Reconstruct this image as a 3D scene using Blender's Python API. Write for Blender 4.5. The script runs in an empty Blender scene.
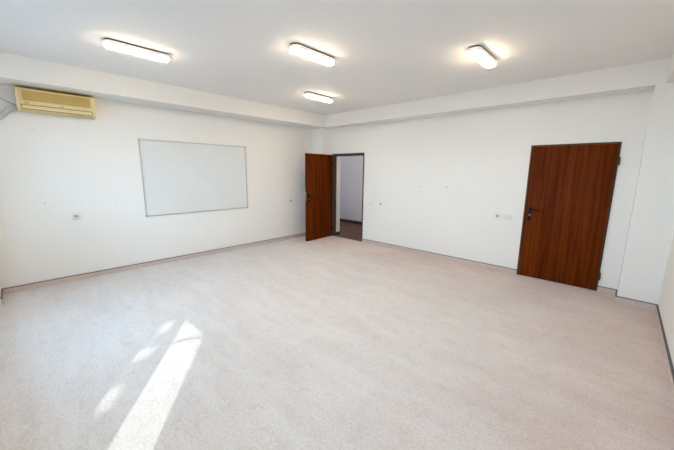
import bpy, bmesh, math, random
from mathutils import Vector, Matrix
random.seed(7)
S = bpy.context.scene
COL = S.collection
PI = math.pi

# ------------------------------------------------------------------ dimensions (metres)
W, D, H = 6.247, 6.06, 2.916          # room: x 0..W, y -D..0, z 0..H
HB = 2.646                            # underside of the beams
BL, BB, BR = 0.47, 0.30, 0.279        # depth of left, back and right beams
XP = 5.878                            # left edge of the corner pillar by the closed door
PW = 0.41                             # width of the pillar behind the open door
WT = 0.23                             # wall thickness
DH = 2.05                             # door frame height
O1, O2 = 0.46, 1.434                  # open doorway
C1, C2 = 4.660, 5.672                 # closed door
HS = 0.079                            # skirting height


# ------------------------------------------------------------------ materials
def new_mat(name):
    m = bpy.data.materials.new(name)
    m.use_nodes = True
    nt = m.node_tree
    return m, nt, nt.nodes["Principled BSDF"]


def N(nt, typ, **kw):
    n = nt.nodes.new(typ)
    for k, v in kw.items():
        if k in n.inputs.keys():
            n.inputs[k].default_value = v
        else:
            setattr(n, k, v)
    return n


def ramp(nt, fac, stops):
    r = nt.nodes.new("ShaderNodeValToRGB")
    els = r.color_ramp.elements
    while len(els) < len(stops):
        els.new(0.5)
    for e, (p, c) in zip(els, stops):
        e.position = p
        e.color = (*c, 1)
    nt.links.new(fac, r.inputs[0])
    return r.outputs[0]


def coords(nt, scale=(1, 1, 1)):
    tc = nt.nodes.new("ShaderNodeTexCoord")
    mp = nt.nodes.new("ShaderNodeMapping")
    mp.inputs["Scale"].default_value = scale
    nt.links.new(tc.outputs["Object"], mp.inputs[0])
    return mp.outputs[0]


def bump(nt, bsdf, height, strength, dist=0.01):
    b = nt.nodes.new("ShaderNodeBump")
    b.inputs["Strength"].default_value = strength
    b.inputs["Distance"].default_value = dist
    nt.links.new(height, b.inputs["Height"])
    nt.links.new(b.outputs[0], bsdf.inputs["Normal"])


def mix(nt, fac, a, b, mode="MIX"):
    m = nt.nodes.new("ShaderNodeMix")
    m.data_type = "RGBA"
    m.blend_type = mode
    for sock, v in ((m.inputs[0], fac), (m.inputs[6], a), (m.inputs[7], b)):
        if hasattr(v, "is_linked"):
            nt.links.new(v, sock)
        elif isinstance(v, (int, float)):
            sock.default_value = v
        else:
            sock.default_value = (*v, 1)
    return m.outputs[2]


def plain(name, col, rough=0.5, metal=0.0, spec=0.5, var=0.06, scale=30):
    m, nt, b = new_mat(name)
    n = N(nt, "ShaderNodeTexNoise", Scale=scale, Detail=3)
    nt.links.new(coords(nt), n.inputs["Vector"])
    c = ramp(nt, n.outputs[0], [(0.3, [x * (1 - var) for x in col]), (0.7, [min(1, x * (1 + var)) for x in col])])
    nt.links.new(c, b.inputs["Base Color"])
    b.inputs["Roughness"].default_value = rough
    b.inputs["Metallic"].default_value = metal
    b.inputs["Specular IOR Level"].default_value = spec
    return m


def wall_paint(name, col, marks=()):
    """matt emulsion with roller texture; marks = plugged screw holes and scuffs (x, y, z, radius)"""
    m, nt, b = new_mat(name)
    v = coords(nt)
    n1 = N(nt, "ShaderNodeTexNoise", Scale=0.9, Detail=4)
    nt.links.new(v, n1.inputs["Vector"])
    c = ramp(nt, n1.outputs[0], [(0.3, [x * 0.985 for x in col]), (0.7, col)])
    for (x, y, z, r) in marks:
        d = N(nt, "ShaderNodeVectorMath", operation="DISTANCE")
        nt.links.new(v, d.inputs[0])
        d.inputs[1].default_value = (x, y, z)
        f = N(nt, "ShaderNodeMapRange")
        f.inputs["From Min"].default_value = r * 0.5
        f.inputs["From Max"].default_value = r
        f.inputs["To Min"].default_value = 0.4
        f.inputs["To Max"].default_value = 0.0
        nt.links.new(d.outputs["Value"], f.inputs["Value"])
        c = mix(nt, f.outputs[0], c, (0.38, 0.36, 0.33))
    nt.links.new(c, b.inputs["Base Color"])
    b.inputs["Roughness"].default_value = 0.85
    b.inputs["Specular IOR Level"].default_value = 0.2
    n2 = N(nt, "ShaderNodeTexNoise", Scale=160, Detail=3)
    nt.links.new(v, n2.inputs["Vector"])
    bump(nt, b, n2.outputs[0], 0.08, 0.002)
    return m


def carpet():
    m, nt, b = new_mat("carpet_pinkish_beige")
    v = coords(nt)
    big = N(nt, "ShaderNodeTexNoise", Scale=0.75, Detail=5, Roughness=0.6)
    nt.links.new(v, big.inputs["Vector"])
    faded = ramp(nt, big.outputs[0], [(0.30, (0.650, 0.640, 0.642)), (0.66, (0.700, 0.692, 0.695))])
    fresh = ramp(nt, big.outputs[0], [(0.30, (0.620, 0.520, 0.480)), (0.66, (0.720, 0.630, 0.590))])
    # the carpet has faded in the middle of the room and keeps its pink along the far and right walls
    sx = N(nt, "ShaderNodeSeparateXYZ")
    nt.links.new(v, sx.inputs[0])
    dx = N(nt, "ShaderNodeMath", operation="SUBTRACT")
    dx.inputs[0].default_value = W
    nt.links.new(sx.outputs[0], dx.inputs[1])
    dy = N(nt, "ShaderNodeMath", operation="MULTIPLY")
    nt.links.new(sx.outputs[1], dy.inputs[0])
    dy.inputs[1].default_value = -1.0
    mn = N(nt, "ShaderNodeMath", operation="MINIMUM")
    nt.links.new(dx.outputs[0], mn.inputs[0])
    nt.links.new(dy.outputs[0], mn.inputs[1])
    wob = N(nt, "ShaderNodeTexNoise", Scale=1.6, Detail=4)
    nt.links.new(v, wob.inputs["Vector"])
    ad = N(nt, "ShaderNodeMath", operation="ADD")
    nt.links.new(mn.outputs[0], ad.inputs[0])
    nt.links.new(wob.outputs[0], ad.inputs[1])
    mr = N(nt, "ShaderNodeMapRange", interpolation_type="SMOOTHSTEP")
    nt.links.new(ad.outputs[0], mr.inputs["Value"])
    mr.inputs["From Min"].default_value = 0.5
    mr.inputs["From Max"].default_value = 2.4
    c = mix(nt, mr.outputs[0], fresh, faded)
    # lanes left by feet and by the vacuum cleaner
    lane = N(nt, "ShaderNodeTexNoise", Scale=2.2, Detail=5, Roughness=0.65)
    nt.links.new(coords(nt, (0.55, 2.2, 1)), lane.inputs["Vector"])
    lf = ramp(nt, lane.outputs[0], [(0.42, (0.95, 0.925, 0.915)), (0.60, (1, 1, 1))])
    c = mix(nt, 1.0, c, lf, "MULTIPLY")
    # small soiled specks
    sp = N(nt, "ShaderNodeTexNoise", Scale=9, Detail=6, Roughness=0.75)
    nt.links.new(v, sp.inputs["Vector"])
    sf = ramp(nt, sp.outputs[0], [(0.36, (0.93, 0.905, 0.90)), (0.50, (1, 1, 1))])
    c = mix(nt, 1.0, c, sf, "MULTIPLY")
    # tufts
    tu = N(nt, "ShaderNodeTexVoronoi", Scale=150)
    nt.links.new(v, tu.inputs["Vector"])
    tn = N(nt, "ShaderNodeTexNoise", Scale=60, Detail=4, Roughness=0.7)
    nt.links.new(v, tn.inputs["Vector"])
    tf = ramp(nt, tn.outputs[0], [(0.3, (0.80, 0.785, 0.785)), (0.65, (1.04, 1.04, 1.04))])
    c = mix(nt, 1.0, c, tf, "MULTIPLY")
    nt.links.new(c, b.inputs["Base Color"])
    b.inputs["Roughness"].default_value = 1.0
    b.inputs["Specular IOR Level"].default_value = 0.1
    b.inputs["Sheen Weight"].default_value = 0.15
    b.inputs["Sheen Roughness"].default_value = 0.6
    h = N(nt, "ShaderNodeMath", operation="ADD")
    nt.links.new(tu.outputs["Distance"], h.inputs[0])
    nt.links.new(tn.outputs[0], h.inputs[1])
    bump(nt, b, h.outputs[0], 0.5, 0.006)
    return m


def wood(name, dark, light, rough=0.42):
    m, nt, b = new_mat(name)
    g = N(nt, "ShaderNodeTexNoise", Scale=1.0, Detail=6, Roughness=0.62, Distortion=0.4)
    nt.links.new(coords(nt, (16, 16, 0.8)), g.inputs["Vector"])
    c = ramp(nt, g.outputs[0], [(0.25, dark), (0.72, light)])
    w = N(nt, "ShaderNodeTexWave", Scale=1.6, Distortion=7.0, Detail=3)
    w.inputs["Detail Scale"].default_value = 1.1
    w.bands_direction = "X"
    nt.links.new(coords(nt, (3.2, 3.2, 0.28)), w.inputs["Vector"])
    wf = ramp(nt, w.outputs[0], [(0.0, (0.74, 0.70, 0.66)), (0.55, (1, 1, 1))])
    c = mix(nt, 0.75, c, wf, "MULTIPLY")
    f = N(nt, "ShaderNodeTexNoise", Scale=1.0, Detail=2)
    nt.links.new(coords(nt, (190, 190, 7)), f.inputs["Vector"])
    ff = ramp(nt, f.outputs[0], [(0.35, (0.80, 0.78, 0.76)), (0.55, (1, 1, 1))])
    c = mix(nt, 0.6, c, ff, "MULTIPLY")
    nt.links.new(c, b.inputs["Base Color"])
    b.inputs["Roughness"].default_value = rough
    b.inputs["Specular IOR Level"].default_value = 0.035
    return m


def emitter(name, col, strength):
    m, nt, b = new_mat(name)
    b.inputs["Base Color"].default_value = (0.9, 0.88, 0.84, 1)
    b.inputs["Roughness"].default_value = 0.4
    b.inputs["Emission Color"].default_value = (*col, 1)
    b.inputs["Emission Strength"].default_value = strength
    return m


def glass():
    m = bpy.data.materials.new("window_glass")
    m.use_nodes = True
    nt = m.node_tree
    nt.nodes.clear()
    out = nt.nodes.new("ShaderNodeOutputMaterial")
    tr = nt.nodes.new("ShaderNodeBsdfTransparent")
    tr.inputs[0].default_value = (0.95, 0.97, 0.96, 1)
    gl = nt.nodes.new("ShaderNodeBsdfGlossy")
    gl.inputs["Roughness"].default_value = 0.02
    lw = nt.nodes.new("ShaderNodeLayerWeight")
    lw.inputs[0].default_value = 0.5
    pw = N(nt, "ShaderNodeMath", operation="POWER")
    nt.links.new(lw.outputs["Facing"], pw.inputs[0])
    pw.inputs[1].default_value = 5.0
    fr = N(nt, "ShaderNodeMath", operation="MULTIPLY_ADD")
    nt.links.new(pw.outputs[0], fr.inputs[0])
    fr.inputs[1].default_value = 0.9
    fr.inputs[2].default_value = 0.04
    mx = nt.nodes.new("ShaderNodeMixShader")
    nt.links.new(fr.outputs[0], mx.inputs[0])
    nt.links.new(tr.outputs[0], mx.inputs[1])
    nt.links.new(gl.outputs[0], mx.inputs[2])
    nt.links.new(mx.outputs[0], out.inputs[0])
    return m


WHITE = (0.81, 0.808, 0.785)
M = {}
M["wall"] = wall_paint("white_wall_paint", WHITE)
M["wall_left"] = wall_paint("white_wall_paint_with_old_screw_holes", WHITE,
    [(0, -5.218, 1.165, .016), (0, -4.826, 1.153, .014), (0, -4.413, 1.157, .014), (0, -5.22, 2.13, .012), (0, -4.70, 1.30, .010)])
M["wall_back"] = wall_paint("white_wall_paint_with_filled_holes", WHITE,
    [(2.86, 0, 1.345, .020), (3.384, 0, 1.367, .024), (2.72, 0, 1.15, .012)])
M["ceiling"] = wall_paint("ceiling_paint", (0.85, 0.845, 0.835))
M["carpet"] = carpet()
M["skirting"] = plain("carpet_faced_skirting", (0.57, 0.485, 0.45), 0.9, var=0.12, scale=45)
M["skirting_cap"] = plain("grey_skirting_cap", (0.085, 0.095, 0.100), 0.5)
M["door"] = wood("dark_red_brown_wood_veneer", (0.060, 0.0085, 0.0008), (0.170, 0.0360, 0.0030))
M["door_edge"] = wood("door_edge_lipping", (0.10, 0.035, 0.012), (0.21, 0.085, 0.03), 0.5)
M["frame"] = plain("grey_brown_painted_steel_frame", (0.065, 0.050, 0.037), 0.55, spec=0.2)
M["black"] = plain("black_handle_plastic", (0.006, 0.005, 0.005), 0.5, spec=0.15)
M["steel"] = plain("worn_steel", (0.42, 0.39, 0.35), 0.35, 0.9)
M["board"] = plain("whiteboard_enamel", (0.70, 0.73, 0.73), 0.16, spec=0.5, var=0.015, scale=2)
M["alu"] = plain("grey_aluminium_edging", (0.47, 0.48, 0.45), 0.45, 0.4)
M["ac"] = plain("yellowed_plastic_casing", (0.70, 0.55, 0.24), 0.5, var=0.05, scale=8)
M["ac_light"] = plain("yellowed_plastic_louver", (0.76, 0.65, 0.36), 0.5, var=0.05, scale=8)
M["ac_grille"] = plain("yellowed_plastic_grille", (0.60, 0.43, 0.13), 0.55, var=0.06, scale=8)
M["ac_dark"] = plain("dark_air_slot", (0.20, 0.14, 0.05), 0.8)
M["conduit"] = plain("grey_pipe_wrap", (0.52, 0.53, 0.54), 0.7)
M["wire"] = plain("pale_grey_wire", (0.45, 0.46, 0.48), 0.6)
M["plate"] = plain("ivory_plastic_plate", (0.74, 0.74, 0.66), 0.4, var=0.02)
M["plate_white"] = plain("white_plastic_plate", (0.74, 0.73, 0.70), 0.4, var=0.02)
M["socket_dark"] = plain("dark_socket_recess", (0.10, 0.10, 0.085), 0.6)
M["socket_grey"] = plain("shaded_grey_socket_insert", (0.34, 0.34, 0.30), 0.6)
M["lamp_base"] = plain("dark_brown_lamp_base", (0.03, 0.02, 0.012), 0.5)
M["lamp_rim"] = emitter("lit_cream_lamp_rim", (1.0, 0.80, 0.58), 0.35)
M["lens"] = emitter("glowing_opal_lens", (1.0, 0.775, 0.53), 55.0)
M["parquet"] = wood("dark_brown_corridor_floor", (0.095, 0.048, 0.036), (0.190, 0.108, 0.085), 0.35)
M["dark_base"] = plain("dark_brown_corridor_skirting", (0.045, 0.026, 0.022), 0.45)
M["corridor"] = wall_paint("corridor_wall_paint", (0.74, 0.69, 0.70))
M["pvc"] = plain("white_window_pvc", (0.78, 0.78, 0.78), 0.35, var=0.02)
M["glass"] = glass()
M["bark"] = plain("tree_bark", (0.12, 0.085, 0.055), 0.9, var=0.3)
M["leaf"] = plain("green_leaf", (0.07, 0.16, 0.03), 0.5, var=0.3, scale=3)
M["paving"] = plain("paving", (0.13, 0.14, 0.15), 0.9, var=0.1, scale=4)
M["cable"] = plain("black_cable_sheath", (0.02, 0.02, 0.02), 0.6)


# ------------------------------------------------------------------ mesh helpers
def bm_box(bm, x0, x1, y0, y1, z0, z1, bev=0.0, seg=2):
    r = bmesh.ops.create_cube(bm, size=1.0)
    vs = r["verts"]
    for v in vs:
        v.co = Vector((x0 + (v.co.x + .5) * (x1 - x0), y0 + (v.co.y + .5) * (y1 - y0), z0 + (v.co.z + .5) * (z1 - z0)))
    if bev:
        es = {e for v in vs for e in v.link_edges}
        bmesh.ops.bevel(bm, geom=list(es), offset=bev, segments=seg, profile=0.6, affect="EDGES")


def bm_cyl(bm, p0, p1, r, seg=20, r2=None):
    p0, p1 = Vector(p0), Vector(p1)
    d = p1 - p0
    rot = d.to_track_quat("Z", "Y").to_matrix().to_4x4()
    bmesh.ops.create_cone(bm, cap_ends=True, segments=seg, radius1=r, radius2=r if r2 is None else r2,
                          depth=d.length, matrix=Matrix.Translation((p0 + p1) / 2) @ rot)


def bm_tube(bm, pts, r, seg=10):
    """swept tube along a polyline, radius r (number or per-point list)"""
    pts = [Vector(p) for p in pts]
    rings = []
    up = Vector((0, 0, 1))
    for i, p in enumerate(pts):
        t = (pts[min(i + 1, len(pts) - 1)] - pts[max(i - 1, 0)]).normalized()
        a = t.cross(up)
        if a.length < 1e-3:
            a = t.cross(Vector((1, 0, 0)))
        a.normalize()
        b = a.cross(t)
        rr = r[i] if isinstance(r, (list, tuple)) else r
        rings.append([bm.verts.new(p + rr * (math.cos(2 * PI * k / seg) * a + math.sin(2 * PI * k / seg) * b)) for k in range(seg)])
    for A, B in zip(rings, rings[1:]):
        for k in range(seg):
            bm.faces.new((A[k], A[(k + 1) % seg], B[(k + 1) % seg], B[k]))
    bm.faces.new(rings[0][::-1])
    bm.faces.new(rings[-1])


def stadium(length, width, rad, seg=8):
    """rounded rectangle outline, long axis along y"""
    out = []
    for sx, sy, a0 in ((1, 1, 0), (-1, 1, PI / 2), (-1, -1, PI), (1, -1, 1.5 * PI)):
        cx, cy = sx * (width / 2 - rad), sy * (length / 2 - rad)
        for k in range(seg + 1):
            a = a0 + k * PI / 2 / seg
            out.append((cx + rad * math.cos(a), cy + rad * math.sin(a)))
    return out


def bm_loft(bm, rings):
    """rings: list of lists of 3-D points with equal counts, closed with caps"""
    R = [[bm.verts.new(p) for p in ring] for ring in rings]
    n = len(R[0])
    for A, B in zip(R, R[1:]):
        for k in range(n):
            bm.faces.new((A[k], A[(k + 1) % n], B[(k + 1) % n], B[k]))
    bm.faces.new(R[0][::-1])
    bm.faces.new(R[-1])


def obj(name, bm, mat, parent=None, smooth=False, loc=None):
    bmesh.ops.recalc_face_normals(bm, faces=bm.faces[:])
    me = bpy.data.meshes.new(name)
    bm.to_mesh(me)
    bm.free()
    me.materials.append(mat)
    if smooth:
        for p in me.polygons:
            p.use_smooth = True
        try:
            me.set_sharp_from_angle(angle=math.radians(35))
        except Exception:
            pass
    o = bpy.data.objects.new(name, me)
    COL.objects.link(o)
    if parent:
        o.parent = parent
    if loc is not None:
        o.location = loc
    return o


def boxes(name, lst, mat, parent=None, bev=0.0, smooth=False, loc=None):
    bm = bmesh.new()
    for b in lst:
        bm_box(bm, *b, bev=bev)
    return obj(name, bm, mat, parent, smooth or bev > 0, loc)


def empty(name, loc, rot=(0, 0, 0)):
    o = bpy.data.objects.new(name, None)
    o.empty_display_size = 0.1
    COL.objects.link(o)
    o.location = loc
    o.rotation_euler = rot
    return o


def tag(o, label, cat, group=None, kind=None):
    o["label"] = label
    o["category"] = cat
    if group:
        o["group"] = group
    if kind:
        o["kind"] = kind
    return o


def struct(o, label, cat):
    return tag(o, label, cat, kind="structure")


def copy_tree(o, parent=None):
    c = o.copy()
    COL.objects.link(c)
    if parent:
        c.parent = parent
    for ch in [x for x in COL.objects if x.parent == o]:
        copy_tree(ch, c)
    return c


# ------------------------------------------------------------------ room shell
struct(boxes("floor", [(-WT, W + WT, -D - 0.24, 0.0, -0.12, 0.0)], M["carpet"]),
       "worn pinkish beige carpet covering the whole room floor", "floor")
struct(boxes("ceiling", [(-WT, W + WT, -D - 0.24, WT, H, H + 0.12)], M["ceiling"]),
       "flat pale grey white ceiling carrying the oblong lamps", "ceiling")
struct(boxes("wall_left", [(-WT, 0, -D - 0.24, WT, 0, H)], M["wall_left"]),
       "white wall behind the whiteboard and the air conditioner", "wall")
struct(boxes("wall_back", [(0, O1, 0, WT, 0, H), (O1, O2, 0, WT, DH, H), (O2, C1, 0, WT, 0, H),
                           (C1, C2, 0, WT, DH, H), (C2, W, 0, WT, 0, H)], M["wall_back"]),
       "white wall holding the two brown doors", "wall")
struct(boxes("wall_right", [(W, W + WT, -D - 0.24, WT, 0, H)], M["wall"]),
       "white side wall at the right edge of the photo", "wall")
# wall with the windows, behind the camera
WX = [(1.22, 2.75), (4.37, 5.59)]
WZ0, WZ1 = 0.85, 2.40
yf0, yf1 = -D - 0.22, -D
struct(boxes("wall_front", [(0, WX[0][0], yf0, yf1, 0, H), (WX[0][1], WX[1][0], yf0, yf1, 0, H), (WX[1][1], W, yf0, yf1, 0, H)]
             + [(a, b, yf0, yf1, z0, z1) for a, b in WX for z0, z1 in ((0, WZ0), (WZ1, H))], M["wall"]),
       "white window wall opposite the brown doors", "wall")
# beams and corner pillars
struct(boxes("trim_1", [(0, BL, -D, 0, HB, H)], M["wall"]), "white ceiling beam above the whiteboard", "beam")
struct(boxes("trim_2", [(BL, W - BR, -BB, 0, HB, H)], M["wall"]), "white ceiling beam above the two doors", "beam")
struct(boxes("trim_3", [(W - BR, W, -D, 0, HB, H)], M["wall"]), "white ceiling beam along the right side wall", "beam")
struct(boxes("trim_4", [(0, PW, -BB, 0, 0, HB)], M["wall"]), "white corner pillar behind the open door", "pillar")
struct(boxes("trim_5", [(XP, W, -BB, 0, 0, HB)], M["wall"]), "white corner pillar right of the closed door", "pillar")
struct(boxes("trim_6", [(0, 0.45, -D, -D + 0.30, 0, HB)], M["wall"]), "white corner pillar at the window end of the whiteboard wall", "pillar")

ST = 0.016    # skirting thickness
CAP = 0.008


def skirting(name, segs, label):
    root = struct(empty(name, (0, 0, 0)), label, "baseboard")
    boxes("skirting_face", [(a, b, c, d, 0.0, HS - CAP) for a, b, c, d in segs], M["skirting"], root)
    e = 0.002
    boxes("cap_strip", [(a - e, b + e, c - e, d + e, HS - CAP, HS) for a, b, c, d in segs], M["skirting_cap"], root)


skirting("baseboard_left", [(0, ST, -D + 0.30, -BB, ), (0, 0.45, -D + 0.30, -D + 0.30 + ST)],
         "beige carpeted skirting with dark top edge below the whiteboard")
skirting("baseboard_back", [(O2, C1, -ST, 0), (C2, XP - ST, -ST, 0), (XP - ST, XP, -BB - ST, 0), (XP, W - ST, -BB - ST, -BB)],
         "beige skirting with dark top edge below the doors wall, stepping around the corner pillar")
skirting("baseboard_right", [(W - ST, W, -D, -BB)],
         "beige skirting with dark top edge along the right side wall")

# ------------------------------------------------------------------ windows (behind the camera)
ZG0, ZG1 = 1.09, 2.35


def window(name, x0, x1, cuts, label):
    root = struct(empty(name, ((x0 + x1) / 2, -D - 0.14, WZ0)), label, "window")
    ox, oy, oz = root.location
    y0, y1 = -0.07, 0.0
    fr = [(x0 - ox, x1 - ox, y0, y1, 0, ZG0 - WZ0), (x0 - ox, x1 - ox, y0, y1, ZG1 - WZ0, WZ1 - WZ0)]
    for a, b in cuts:
        fr.append((a - ox, b - ox, y0, y1, ZG0 - WZ0, ZG1 - WZ0))
    boxes("window_frame", fr, M["pvc"], root)
    for (a0, a1), (b0, b1) in zip(cuts, cuts[1:]):
        boxes("pane", [(a1 - ox, b0 - ox, -0.037, -0.033, ZG0 - WZ0, ZG1 - WZ0)], M["glass"], root)
    boxes("window_sill", [(x0 - ox + 0.01, x1 - ox - 0.01, 0.0, 0.17, 0.0, 0.025)], M["pvc"], root)


window("window_1", WX[1][0], WX[1][1],
       [(4.37, 4.43), (4.917, 4.987), (5.535, 5.59)], "white framed window behind the camera")
window("window_2", WX[0][0], WX[0][1],
       [(1.22, 1.28), (1.95, 2.02), (2.69, 2.75)], "white framed window nearest the air conditioner")

# ------------------------------------------------------------------ doors


def door_frame(x0, x1, root, fr=0.048):
    """steel frame with a face flange and a jamb lining"""
    ox = root.location.x
    f, p = 0.048, 0.012
    a, b = x0 - ox, x1 - ox
    t = 0.022
    lst = [(a, a + f, -p, 0.001, 0, DH), (b - fr, b, -p, 0.001, 0, DH), (a + f, b - fr, -p, 0.001, DH - f, DH),
           (a + f - t, a + f, 0.001, 0.062, 0, DH - f + t), (b - fr, b - fr + t, 0.001, 0.062, 0, DH - f + t),
           (a + f, b - fr, 0.001, 0.062, DH - f, DH - f + t)]
    # rebate stop
    lst += [(a + f, a + f + 0.012, 0.040, 0.062, 0, DH - f), (b - fr - 0.012, b - fr, 0.040, 0.062, 0, DH - f),
            (a + f + 0.012, b - fr - 0.012, 0.040, 0.062, DH - f - 0.012, DH - f)]
    # plaster stop behind the flange
    lst += [(a, a + f - t, 0.001, 0.03, 0, DH), (b - fr + t, b, 0.001, 0.03, 0, DH)]
    return boxes("door_frame", lst, M["frame"], root)


def handle_set(parent, x, z, side, ysign, name="door_handle"):
    """long backplate + lever; side = direction of the lever along x, ysign = which face"""
    h = empty(name, (x, 0, z))
    h.parent = parent
    bm = bmesh.new()
    ring = stadium(0.215, 0.042, 0.016)
    ys = (0.0, 0.006 * ysign, 0.009 * ysign)
    sc = (1, 1, 0.86)
    bm_loft(bm, [[(px * s, y, py * (1 - (1 - s) * .3) - 0.035) for px, py in ring] for y, s in zip(ys, sc)])
    obj("handle_plate", bm, M["black"], h, True)
    bm = bmesh.new()
    bm_cyl(bm, (0, 0.004 * ysign, 0.03), (0, 0.05 * ysign, 0.03), 0.010)
    bm_tube(bm, [(-.008 * side, .048 * ysign, .03), (0.012 * side, .052 * ysign, .03), (0.05 * side, .053 * ysign, .031),
                 (0.10 * side, .051 * ysign, .029), (0.132 * side, .047 * ysign, .026)], [.008, .011, .0105, .010, .007], 12)
    obj("handle_lever", bm, M["black"], h, True)
    bm = bmesh.new()
    bm_cyl(bm, (0, 0.008 * ysign, -0.055), (0, 0.0125 * ysign, -0.055), 0.0105, 20)
    obj("lock_cylinder", bm, M["steel"], h, True)
    return h


# closed door ------------------------------------------------------
d1 = struct(empty("door_1", (C1, 0, 0)), "closed dark brown wooden door in the wall right of the light switches", "door")
door_frame(C1, C2, d1)
LW = C2 - C1 - 2 * 0.021
leaf = boxes("door_leaf", [(0, LW, -0.028, 0.012, 0.006, DH - 0.026)], M["door"], d1, bev=0.003, loc=(0.021, 0, 0))
h = handle_set(leaf, 0.068, 1.05, 1, -1)
h.location.y = -0.028
for z in (0.22, 1.80):
    bm = bmesh.new()
    hx = C2 - C1 + 0.003
    bm_cyl(bm, (hx, -0.022, z - 0.05), (hx, -0.022, z + 0.05), 0.0115, 14)
    bm_cyl(bm, (hx, -0.022, z + 0.05), (hx, -0.022, z + 0.058), 0.007, 14)
    obj("hinge", bm, M["frame"], d1, True)

# open door --------------------------------------------------------
d2 = struct(empty("door_2", (O1, 0, 0)), "dark brown wooden door standing open in the corner beside the corridor", "door")
door_frame(O1, O2, d2, 0.026)
LO = 0.915
# leaf mesh: x = 0 at the hinge to LO at the free edge, visible face at y = 0, thickness towards -y
phi = math.atan2(-0.998, 0.063)
leaf2 = boxes("door_leaf", [(0, LO, -0.04, 0.0, 0.006, DH - 0.026)], M["door"], d2, bev=0.003)
leaf2.location = (0.004, -0.018, 0)
leaf2.rotation_euler = (0, 0, phi)
h = handle_set(leaf2, LO - 0.062, 1.05, -1, 1)
h = handle_set(leaf2, LO - 0.062, 1.05, -1, -1)
h.location.y = -0.04
boxes("lock_plate", [(LO, LO + 0.003, -0.030, -0.010, 0.94, 1.16)], M["steel"], leaf2)
for z in (0.22, 1.80):
    bm = bmesh.new()
    bm_cyl(bm, (0.008, -0.014, z - 0.05), (0.008, -0.014, z + 0.05), 0.008, 14)
    obj("hinge", bm, M["frame"], d2, True)
# threshold and reveal of the doorway (wall thickness behind the frame)
struct(boxes("trim_7", [(O1, O2, 0.0, WT, -0.10, 0.001)], M["parquet"]), "dark brown threshold of the open doorway", "threshold")
struct(boxes("trim_8", [(O1 - 0.001, O1 + 0.03, 0.063, WT + 0.012, 0.001, 0.085), (O2 - 0.03, O2 + 0.001, 0.063, WT + 0.012, 0.001, 0.085)],
             M["dark_base"]), "dark brown skirting blocks inside the open doorway", "baseboard")
boxes_reveal = boxes("trim_9", [(O1 - 0.001, O1 + 0.026, 0.063, WT + 0.006, 0.085, DH), (O2 - 0.026, O2 + 0.001, 0.063, WT + 0.006, 0.085, DH),
                                (O1 + 0.026, O2 - 0.026, 0.063, WT + 0.006, DH - 0.026, DH)], M["wall"])
struct(boxes_reveal, "white plastered reveal of the open doorway", "door reveal")

# ------------------------------------------------------------------ corridor beyond
CY = 1.80
cx0, cx1 = -3.4, 3.2
struct(boxes("floor_corridor", [(cx0, cx1, WT, CY, -0.10, 0.0)], M["parquet"]), "dark brown floor of the corridor beyond the open door", "floor")
struct(boxes("wall_corridor", [(cx0, cx1, CY, CY + 0.15, 0, 2.75)], M["corridor"]), "pale lilac grey corridor wall seen through the open doorway", "wall")
struct(boxes("baseboard_corridor", [(cx0, cx1, CY - 0.018, CY, 0, 0.10)], M["dark_base"]), "dark brown skirting of the corridor wall", "baseboard")
struct(boxes("ceiling_corridor", [(cx0, cx1, WT, CY + 0.15, 2.75, 2.85)], M["ceiling"]), "corridor ceiling", "ceiling")
struct(boxes("wall_corridor_near", [(cx0, -WT, 0.08, WT, 0, 2.75)], M["corridor"]), "near side wall of the corridor", "wall")
struct(boxes("wall_corridor_right", [(cx1, cx1 + .12, WT, CY + 0.15, 0, 2.85)], M["corridor"]), "right end wall of the corridor", "wall")
struct(boxes("wall_corridor_left", [(cx0 - .12, cx0, 0.08, CY + 0.15, 0, 1.5), (cx0 - .12, cx0, 0.08, CY + 0.15, 2.3, 2.85),
                                    (cx0 - .12, cx0, 0.08, 0.45, 1.5, 2.3), (cx0 - .12, cx0, 1.60, CY + .15, 1.5, 2.3)], M["corridor"]),
       "left end wall of the corridor with a window", "wall")
w3 = struct(empty("window_3", (cx0 - 0.06, 1.02, 1.5)), "window at the end of the corridor", "window")
boxes("window_frame", [(-.03, .03, -.57, -.51, 0, .8), (-.03, .03, .52, .58, 0, .8), (-.03, .03, -.51, .52, 0, .06), (-.03, .03, -.51, .52, 0.74, .8)], M["pvc"], w3)
boxes("pane", [(-.003, .003, -.51, .52, .06, .74)], M["glass"], w3)

# ------------------------------------------------------------------ whiteboard
wy0, wy1, wz0, wz1 = -4.026, -2.132, 0.855, 2.112
wb = tag(empty("whiteboard", (0, (wy0 + wy1) / 2, (wz0 + wz1) / 2)),
         "large blank whiteboard with thin grey frame hanging on the left wall", "whiteboard")
hy, hz = (wy1 - wy0) / 2, (wz1 - wz0) / 2
boxes("board_panel", [(0.003, 0.014, -hy + 0.004, hy - 0.004, -hz + 0.004, hz - 0.004)], M["board"], wb)
fw = 0.015
boxes("frame_rail", [(0.0, 0.021, -hy, hy, hz - fw, hz), (0.0, 0.021, -hy, hy, -hz, -hz + fw),
                     (0.0, 0.021, -hy, -hy + fw, -hz + fw, hz - fw), (0.0, 0.021, hy - fw, hy, -hz + fw, hz - fw)], M["alu"], wb, bev=0.003)
for sy in (-1, 1):
    for sz in (-1, 1):
        bm = bmesh.new()
        bm_box(bm, 0.0, 0.024, sy * (hy - 0.012) - 0.017, sy * (hy - 0.012) + 0.017, sz * (hz - 0.012) - 0.017, sz * (hz - 0.012) + 0.017, 0.004)
        obj("corner_cap", bm, M["alu"], wb, True)

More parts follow.
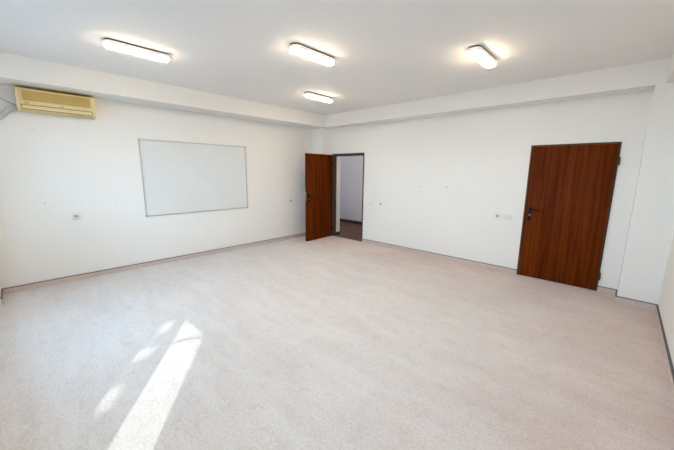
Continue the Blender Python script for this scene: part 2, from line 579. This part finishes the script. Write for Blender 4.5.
# ------------------------------------------------------------------ air conditioner
ay0, ay1 = -5.340, -4.560
az0, az1 = 2.345, 2.618
ac = tag(empty("air_conditioner", (0, (ay0 + ay1) / 2, az0)),
         "yellowed split air conditioner unit high on the left wall under the beam", "air conditioner")
al = ay1 - ay0
ah = az1 - az0
prof = [(0.0, 0.0), (0.115, 0.0), (0.165, 0.022), (0.192, 0.075), (0.200, 0.11), (0.200, ah - 0.03), (0.190, ah - 0.008), (0.172, ah), (0.0, ah)]
bm = bmesh.new()
bm_loft(bm, [[(x, y, z) for x, z in prof] for y in (-al / 2 + 0.018, al / 2 - 0.018)])
obj("casing", bm, M["ac"], ac, True)
for s in (-1, 1):
    bm = bmesh.new()
    ya, yb = sorted((s * al / 2, s * (al / 2 - 0.032)))
    bm_loft(bm, [[(x * 1.02 + (.002 if x > 0 else 0), y, z) for x, z in prof] for y in (ya, yb)])
    obj("end_cap", bm, M["ac_light"], ac, True)
# intake grille: thin horizontal slats in a frame
gz0, gz1 = 0.118, ah - 0.028
bm = bmesh.new()
gy = al / 2 - 0.055
bm_box(bm, 0.199, 0.2025, -gy, gy, gz0, gz1)
ns = 17
for k in range(ns):
    z = gz0 + (k + .5) * (gz1 - gz0) / ns
    bm_box(bm, 0.2025, 0.207, -gy, gy, z - 0.0028, z + 0.0028)
for k in range(9):
    y = -gy + k * 2 * gy / 8
    bm_box(bm, 0.2025, 0.208, y - 0.002, y + 0.002, gz0, gz1)
obj("intake_grille", bm, M["ac_grille"], ac)
boxes("grille_frame", [(0.199, 0.209, -gy - .012, gy + .012, gz1, gz1 + .012), (0.199, 0.209, -gy - .012, gy + .012, gz0 - .010, gz0),
                       (0.199, 0.209, -gy - .012, -gy, gz0, gz1), (0.199, 0.209, gy, gy + .012, gz0, gz1)], M["ac_light"], ac)
boxes("control_strip", [(0.196, 0.204, -al / 2 + 0.034, al / 2 - 0.034, 0.078, 0.105)], M["ac_light"], ac, bev=0.002)
for y in (-0.30, 0.03):
    boxes("indicator_badge", [(0.203, 0.206, y - 0.022, y + 0.022, 0.083, 0.099)], M["ac_grille"], ac)
# outlet slot with louver blade
bm = bmesh.new()
bm_loft(bm, [[(x, y, z) for x, z in ((0.167, 0.020), (0.172, 0.020), (0.196, 0.072), (0.190, 0.074))] for y in (-al / 2 + .04, al / 2 - .04)])
obj("outlet_slot", bm, M["ac_dark"], ac)
bm = bmesh.new()
bm_loft(bm, [[(x, y, z) for x, z in ((0.170, 0.028), (0.180, 0.026), (0.200, 0.064), (0.194, 0.068))] for y in (-al / 2 + .045, al / 2 - .045)])
obj("louver_blade", bm, M["ac_light"], ac)

# pipes running from the unit to the window wall
bm = bmesh.new()
bm_tube(bm, [(0.045, ay0 - 0.002, 2.402), (0.042, ay0 - 0.033, 2.383), (0.04, -5.44, 2.32), (0.036, -5.50, 2.253), (0.034, -5.60, 2.15), (0.034, -D + 0.302, 2.00)], 0.026, 14)
tag(obj("refrigerant_pipe", bm, M["conduit"], None, True), "grey wrapped pipe leaving the left end of the yellowed air conditioner", "pipe")
bm = bmesh.new()
bm_tube(bm, [(0.02, ay0 - 0.002, 2.425), (0.016, ay0 - 0.03, 2.43), (0.013, -5.44, 2.465), (0.012, -5.53, 2.545), (0.012, -D + 0.301, 2.63)], 0.006, 8)
tag(obj("power_cord", bm, M["wire"], None, True), "thin pale wire above the grey pipe beside the air conditioner", "wire")


# ------------------------------------------------------------------ sockets and switches
def plate_mesh(w, hgt, t=0.010, rad=0.008):
    bm = bmesh.new()
    ring = stadium(hgt, w, rad, 5)
    bm_loft(bm, [[(px * s, -y, py * s) for px, py in ring] for y, s in ((0, 1), (t * .6, 1), (t, 0.93))])
    return bm


def socket(loc, rz, label, group=None, raised=0.0):
    root = tag(empty("wall_socket", loc, (0, 0, rz)), label, "socket", group)
    obj("cover_plate", plate_mesh(0.082, 0.082, 0.012 + raised), M["plate"], root, True)
    y = -0.012 - raised
    bm = bmesh.new()
    bm_cyl(bm, (0, y + 0.002, 0), (0, y - 0.002, 0), 0.029, 28)
    bm_cyl(bm, (0, y - 0.002, 0), (0, y - 0.004, 0), 0.026, 28, 0.022)
    obj("socket_ring", bm, M["plate"], root, True)
    bm = bmesh.new()
    bm_cyl(bm, (0, y - 0.001, 0), (0, y - 0.0045, 0), 0.021, 24)
    obj("socket_well", bm, M["socket_grey"], root, True)
    bm = bmesh.new()
    for s in (-1, 1):
        bm_cyl(bm, (s * 0.0095, y - 0.003, 0), (s * 0.0095, y - 0.0052, 0), 0.004, 12)
    obj("pin_holes", bm, M["socket_dark"], root, True)
    for z in (0.014, -0.020):
        boxes("earth_clip", [(-0.003, 0.003, y - 0.0055, y - 0.003, z, z + 0.006)], M["steel"], root)
    return root


def switch(loc, rz, label, w=0.082, gangs=1):
    root = tag(empty("light_switch", loc, (0, 0, rz)), label, "switch")
    obj("cover_plate", plate_mesh(w, 0.082, 0.011), M["plate_white"], root, True)
    gw = (w - 0.022) / gangs
    for g in range(gangs):
        x = -w / 2 + 0.011 + gw * (g + .5)
        bm = bmesh.new()
        a, b = x - gw / 2 + 0.001, x + gw / 2 - 0.001
        bm_loft(bm, [[(q, y, z) for y, z in ((-0.010, -0.028), (-0.0135, -0.028), (-0.0175, 0.028), (-0.010, 0.028))] for q in (a, b)])
        obj("rocker", bm, M["plate_white"], root)
    return root


socket((0, -4.915, 0.955), PI / 2, "small ivory wall socket below the air conditioner, left of the whiteboard", raised=0.018)
socket((0, -0.985, 0.934), PI / 2, "ivory socket on the left wall between whiteboard and open door")
switch((1.655, 0, 0.926), 0, "white switch plate just right of the open doorway")
socket((1.925, 0, 0.938), 0, "ivory socket right of the switch plate by the open doorway")
socket((4.285, 0, 0.925), 0, "ivory socket left of the wide switch by the closed door")
switch((4.445, 0, 0.918), 0, "wide white light switch beside the closed door handle", 0.115, 2)


# ------------------------------------------------------------------ ceiling lamps
def make_lamp():
    root = empty("ceiling_lamp", (0, 0, H))
    bm = bmesh.new()
    o = stadium(0.600, 0.125, 0.050)
    bm_loft(bm, [[(x, y, z) for x, y in o] for z in (0.0, -0.014)])
    obj("mounting_base", bm, M["lamp_base"], root, True)

    def shell(levels):
        bm = bmesh.new()
        rings = []
        for z, g in levels:
            oo = stadium(0.600 + g, 0.125 + g, 0.050 + g / 2)
            rings.append([(x, y, z) for x, y in oo])
        bm_loft(bm, rings)
        return bm
    obj("rim", shell(((-0.014, 0.004), (-0.018, 0.010), (-0.040, 0.008), (-0.047, 0.002))), M["lamp_rim"], root, True)
    obj("opal_lens", shell(((-0.047, -0.004), (-0.058, -0.010), (-0.067, -0.024), (-0.072, -0.046))), M["lens"], root, True)
    return root


lamp_spots = [(1.785, -4.395, "lit oblong ceiling lamp nearest the air conditioner"),
              (3.105, -3.07, "lit oblong ceiling lamp at the middle of the ceiling"),
              (4.455, -1.785, "lit oblong ceiling lamp nearest the closed door, turned end-on in the photo"),
              (1.750, -1.70, "small far lit ceiling lamp nearest the open door and corner"),
              (4.455, -4.40, "lit oblong ceiling lamp above the camera, near the windows"),
              (0.75, 1.00, "unseen oblong lamp added to brighten the corridor beyond the open door")]  # corridor lamp is added out of view to warm and brighten the corridor
proto = make_lamp()
for i, (x, y, lab) in enumerate(lamp_spots):
    o = proto if i == 0 else copy_tree(proto)
    o.location = (x, y, H if y < 0 else 2.75)
    tag(o, lab, "lamp", "oblong opal ceiling lamps")

# ------------------------------------------------------------------ outdoors: paving, added tree and cable that shape the sunlight
struct(boxes("ground_outside", [(-14, 24, -34, -D - 0.22, -0.6, -0.5)], M["paving"]), "grey paving outside the windows", "ground")
SUN_H = Vector((0.8134, -0.5817))
TAN_EL = 0.717


def inside(px, py, poly):
    c = False
    n = len(poly)
    for i in range(n):
        (xa, ya), (xb, yb) = poly[i], poly[(i + 1) % n]
        if (ya > py) != (yb > py) and px < (xb - xa) * (py - ya) / (yb - ya) + xa:
            c = not c
    return c


gaps = [[(3.241, -5.281), (3.429, -5.294), (3.311, -5.201), (3.142, -5.093), (3.126, -5.154), (3.157, -5.227)],
        [(2.79, -5.05), (2.905, -4.985), (2.83, -4.80), (2.695, -4.735), (2.60, -4.82), (2.679, -4.901), (2.735, -4.986)],
        [(2.533, -4.666), (2.556, -4.63), (2.399, -4.513), (2.326, -4.507), (2.405, -4.595)],
        [(3.13, -5.267), (3.133, -5.25), (2.929, -5.169), (2.918, -5.18)]]  # floor outlines kept clear of leaf shade so sun patches land there
tree = tag(empty("added_tree", (9.2, -10.6, -0.5)), "broad leafy tree added unseen outside the windows to dapple the sun", "tree")  # unseen tree, added to shade the windows and dapple the sun
T0 = tree.location
bm = bmesh.new()
bm_tube(bm, [(0, 0, 0), (-.05, .05, 1.2), (-.2, .1, 2.6), (-.5, .2, 4.2), (-1.0, .4, 5.6)], [.24, .18, .15, .11, .06], 12)
for a in ((-2.0, 0.9, 5.2), (0.4, -1.0, 5.4), (-1.4, -0.8, 6.0), (-2.6, .2, 4.6)):
    bm_tube(bm, [(-.3, .12, 3.2), (a[0] * .5 - .1, a[1] * .5, 4.0 * .5 + a[2] * .5 - .1), a], [.09, .06, .02], 8)
obj("trunk", bm, M["bark"], tree, True)
bm = bmesh.new()
cnt = 0
tries = 0
while cnt < 26000 and tries < 400000:
    tries += 1
    # a point of the window plane and a distance up the sun ray
    xw = random.uniform(0.2, 5.9)
    zw = random.uniform(0.75, 2.75)
    t = random.uniform(4.2, 6.6)
    P = Vector((xw + SUN_H.x * t, -6.25 + SUN_H.y * t, zw + TAN_EL * t))
    t_f = zw / TAN_EL
    q = (xw - SUN_H.x * t_f, -6.25 - SUN_H.y * t_f)
    if xw > 4.93:
        continue
    if any(inside(q[0] + dx, q[1] + dy, g) for g in gaps for dx, dy in ((0, 0), (.025, -.018), (-.025, .018), (.022, .03), (-.022, -.03))) and random.random() > 0.0:
        continue
    L = random.uniform(.07, .11)
    wd = L * .55
    ax = Vector((random.gauss(0, 1), random.gauss(0, 1), random.gauss(0, .6))).normalized()
    nrm = Vector((random.gauss(.5, .7), random.gauss(-.4, .7), random.gauss(.6, .6)))
    sd = ax.cross(nrm).normalized()
    P = P - T0
    nn = sd.cross(ax) * 0.012
    a = bm.verts.new(P - ax * L / 2)
    b = bm.verts.new(P + sd * wd / 2 - nn)
    c = bm.verts.new(P + ax * L / 2)
    d = bm.verts.new(P - sd * wd / 2 - nn)
    bm.faces.new((a, b, c))
    bm.faces.new((a, c, d))
    cnt += 1
obj("foliage", bm, M["leaf"], tree)
bm = bmesh.new()
bm_tube(bm, [(4.70, -6.30, 1.80), (4.90, -6.30, 1.90), (5.0, -6.30, 1.955), (5.136, -6.30, 2.06), (5.38, -6.30, 2.23), (5.63, -6.30, 2.40), (5.9, -6.30, 2.6)], 0.015, 10)
struct(obj("added_cable", bm, M["cable"], None, True), "black cable added unseen outside the window to cast a bar shadow", "cable")  # cable added out of view to draw a bar of shadow across the sun strip

# ------------------------------------------------------------------ light
sun = bpy.data.lights.new("sun", "SUN")
sun.energy = 3.4
sun.angle = math.radians(0.45)
sun.color = (1.0, 0.98, 0.95)
so = bpy.data.objects.new("sun", sun)
COL.objects.link(so)
dirv = Vector((-SUN_H.x, -SUN_H.y, -TAN_EL)).normalized()
so.rotation_euler = dirv.to_track_quat("-Z", "Y").to_euler()
so.location = (12, -14, 10)

w = bpy.data.worlds.new("sky")
S.world = w
w.use_nodes = True
bg = w.node_tree.nodes["Background"]
bg.inputs[0].default_value = (0.40, 0.69, 1.0, 1)
bg.inputs[1].default_value = 16.5


def portal(x0, x1, y, z0, z1):
    L = bpy.data.lights.new("sky_portal", "AREA")
    L.shape = "RECTANGLE"
    L.size = x1 - x0
    L.size_y = z1 - z0
    L.cycles.is_portal = True
    o = bpy.data.objects.new("sky_portal", L)
    COL.objects.link(o)
    o.location = ((x0 + x1) / 2, y, (z0 + z1) / 2)
    o.rotation_euler = Vector((0, 1, 0)).to_track_quat("-Z", "Z").to_euler()


for a, b in WX:
    portal(a, b, -D - 0.225, WZ0, WZ1)

# ------------------------------------------------------------------ camera (solved from the photograph's perspective)
yaw, pitch, roll, fpx = 0.7526, -0.1758, 0.0100, 303.27
fwd = Vector((-math.sin(yaw) * math.cos(pitch), math.cos(yaw) * math.cos(pitch), math.sin(pitch)))
r = Vector((math.cos(yaw), math.sin(yaw), 0))
u = r.cross(fwd)
r2 = math.cos(roll) * r + math.sin(roll) * u
u2 = math.cos(roll) * u - math.sin(roll) * r
cam = bpy.data.cameras.new("camera")
cam.sensor_fit = "HORIZONTAL"
cam.sensor_width = 36
cam.lens = fpx * 36 / 674
cam.clip_start = 0.02
co = bpy.data.objects.new("camera", cam)
COL.objects.link(co)
m = Matrix((r2, u2, -fwd)).transposed().to_4x4()
m.translation = Vector((5.7623, -5.5019, 1.6356))
co.matrix_world = m
S.camera = co

# ------------------------------------------------------------------ view
S.view_settings.view_transform = "Standard"
S.view_settings.look = "None"
S.view_settings.gamma = 1
S.view_settings.use_curve_mapping = False
S.view_settings.exposure = 0.11
S.cycles.max_bounces = 14
S.cycles.diffuse_bounces = 10
S.cycles.transparent_max_bounces = 16
S.cycles.use_denoising = True
S.cycles.sample_clamp_indirect = 20
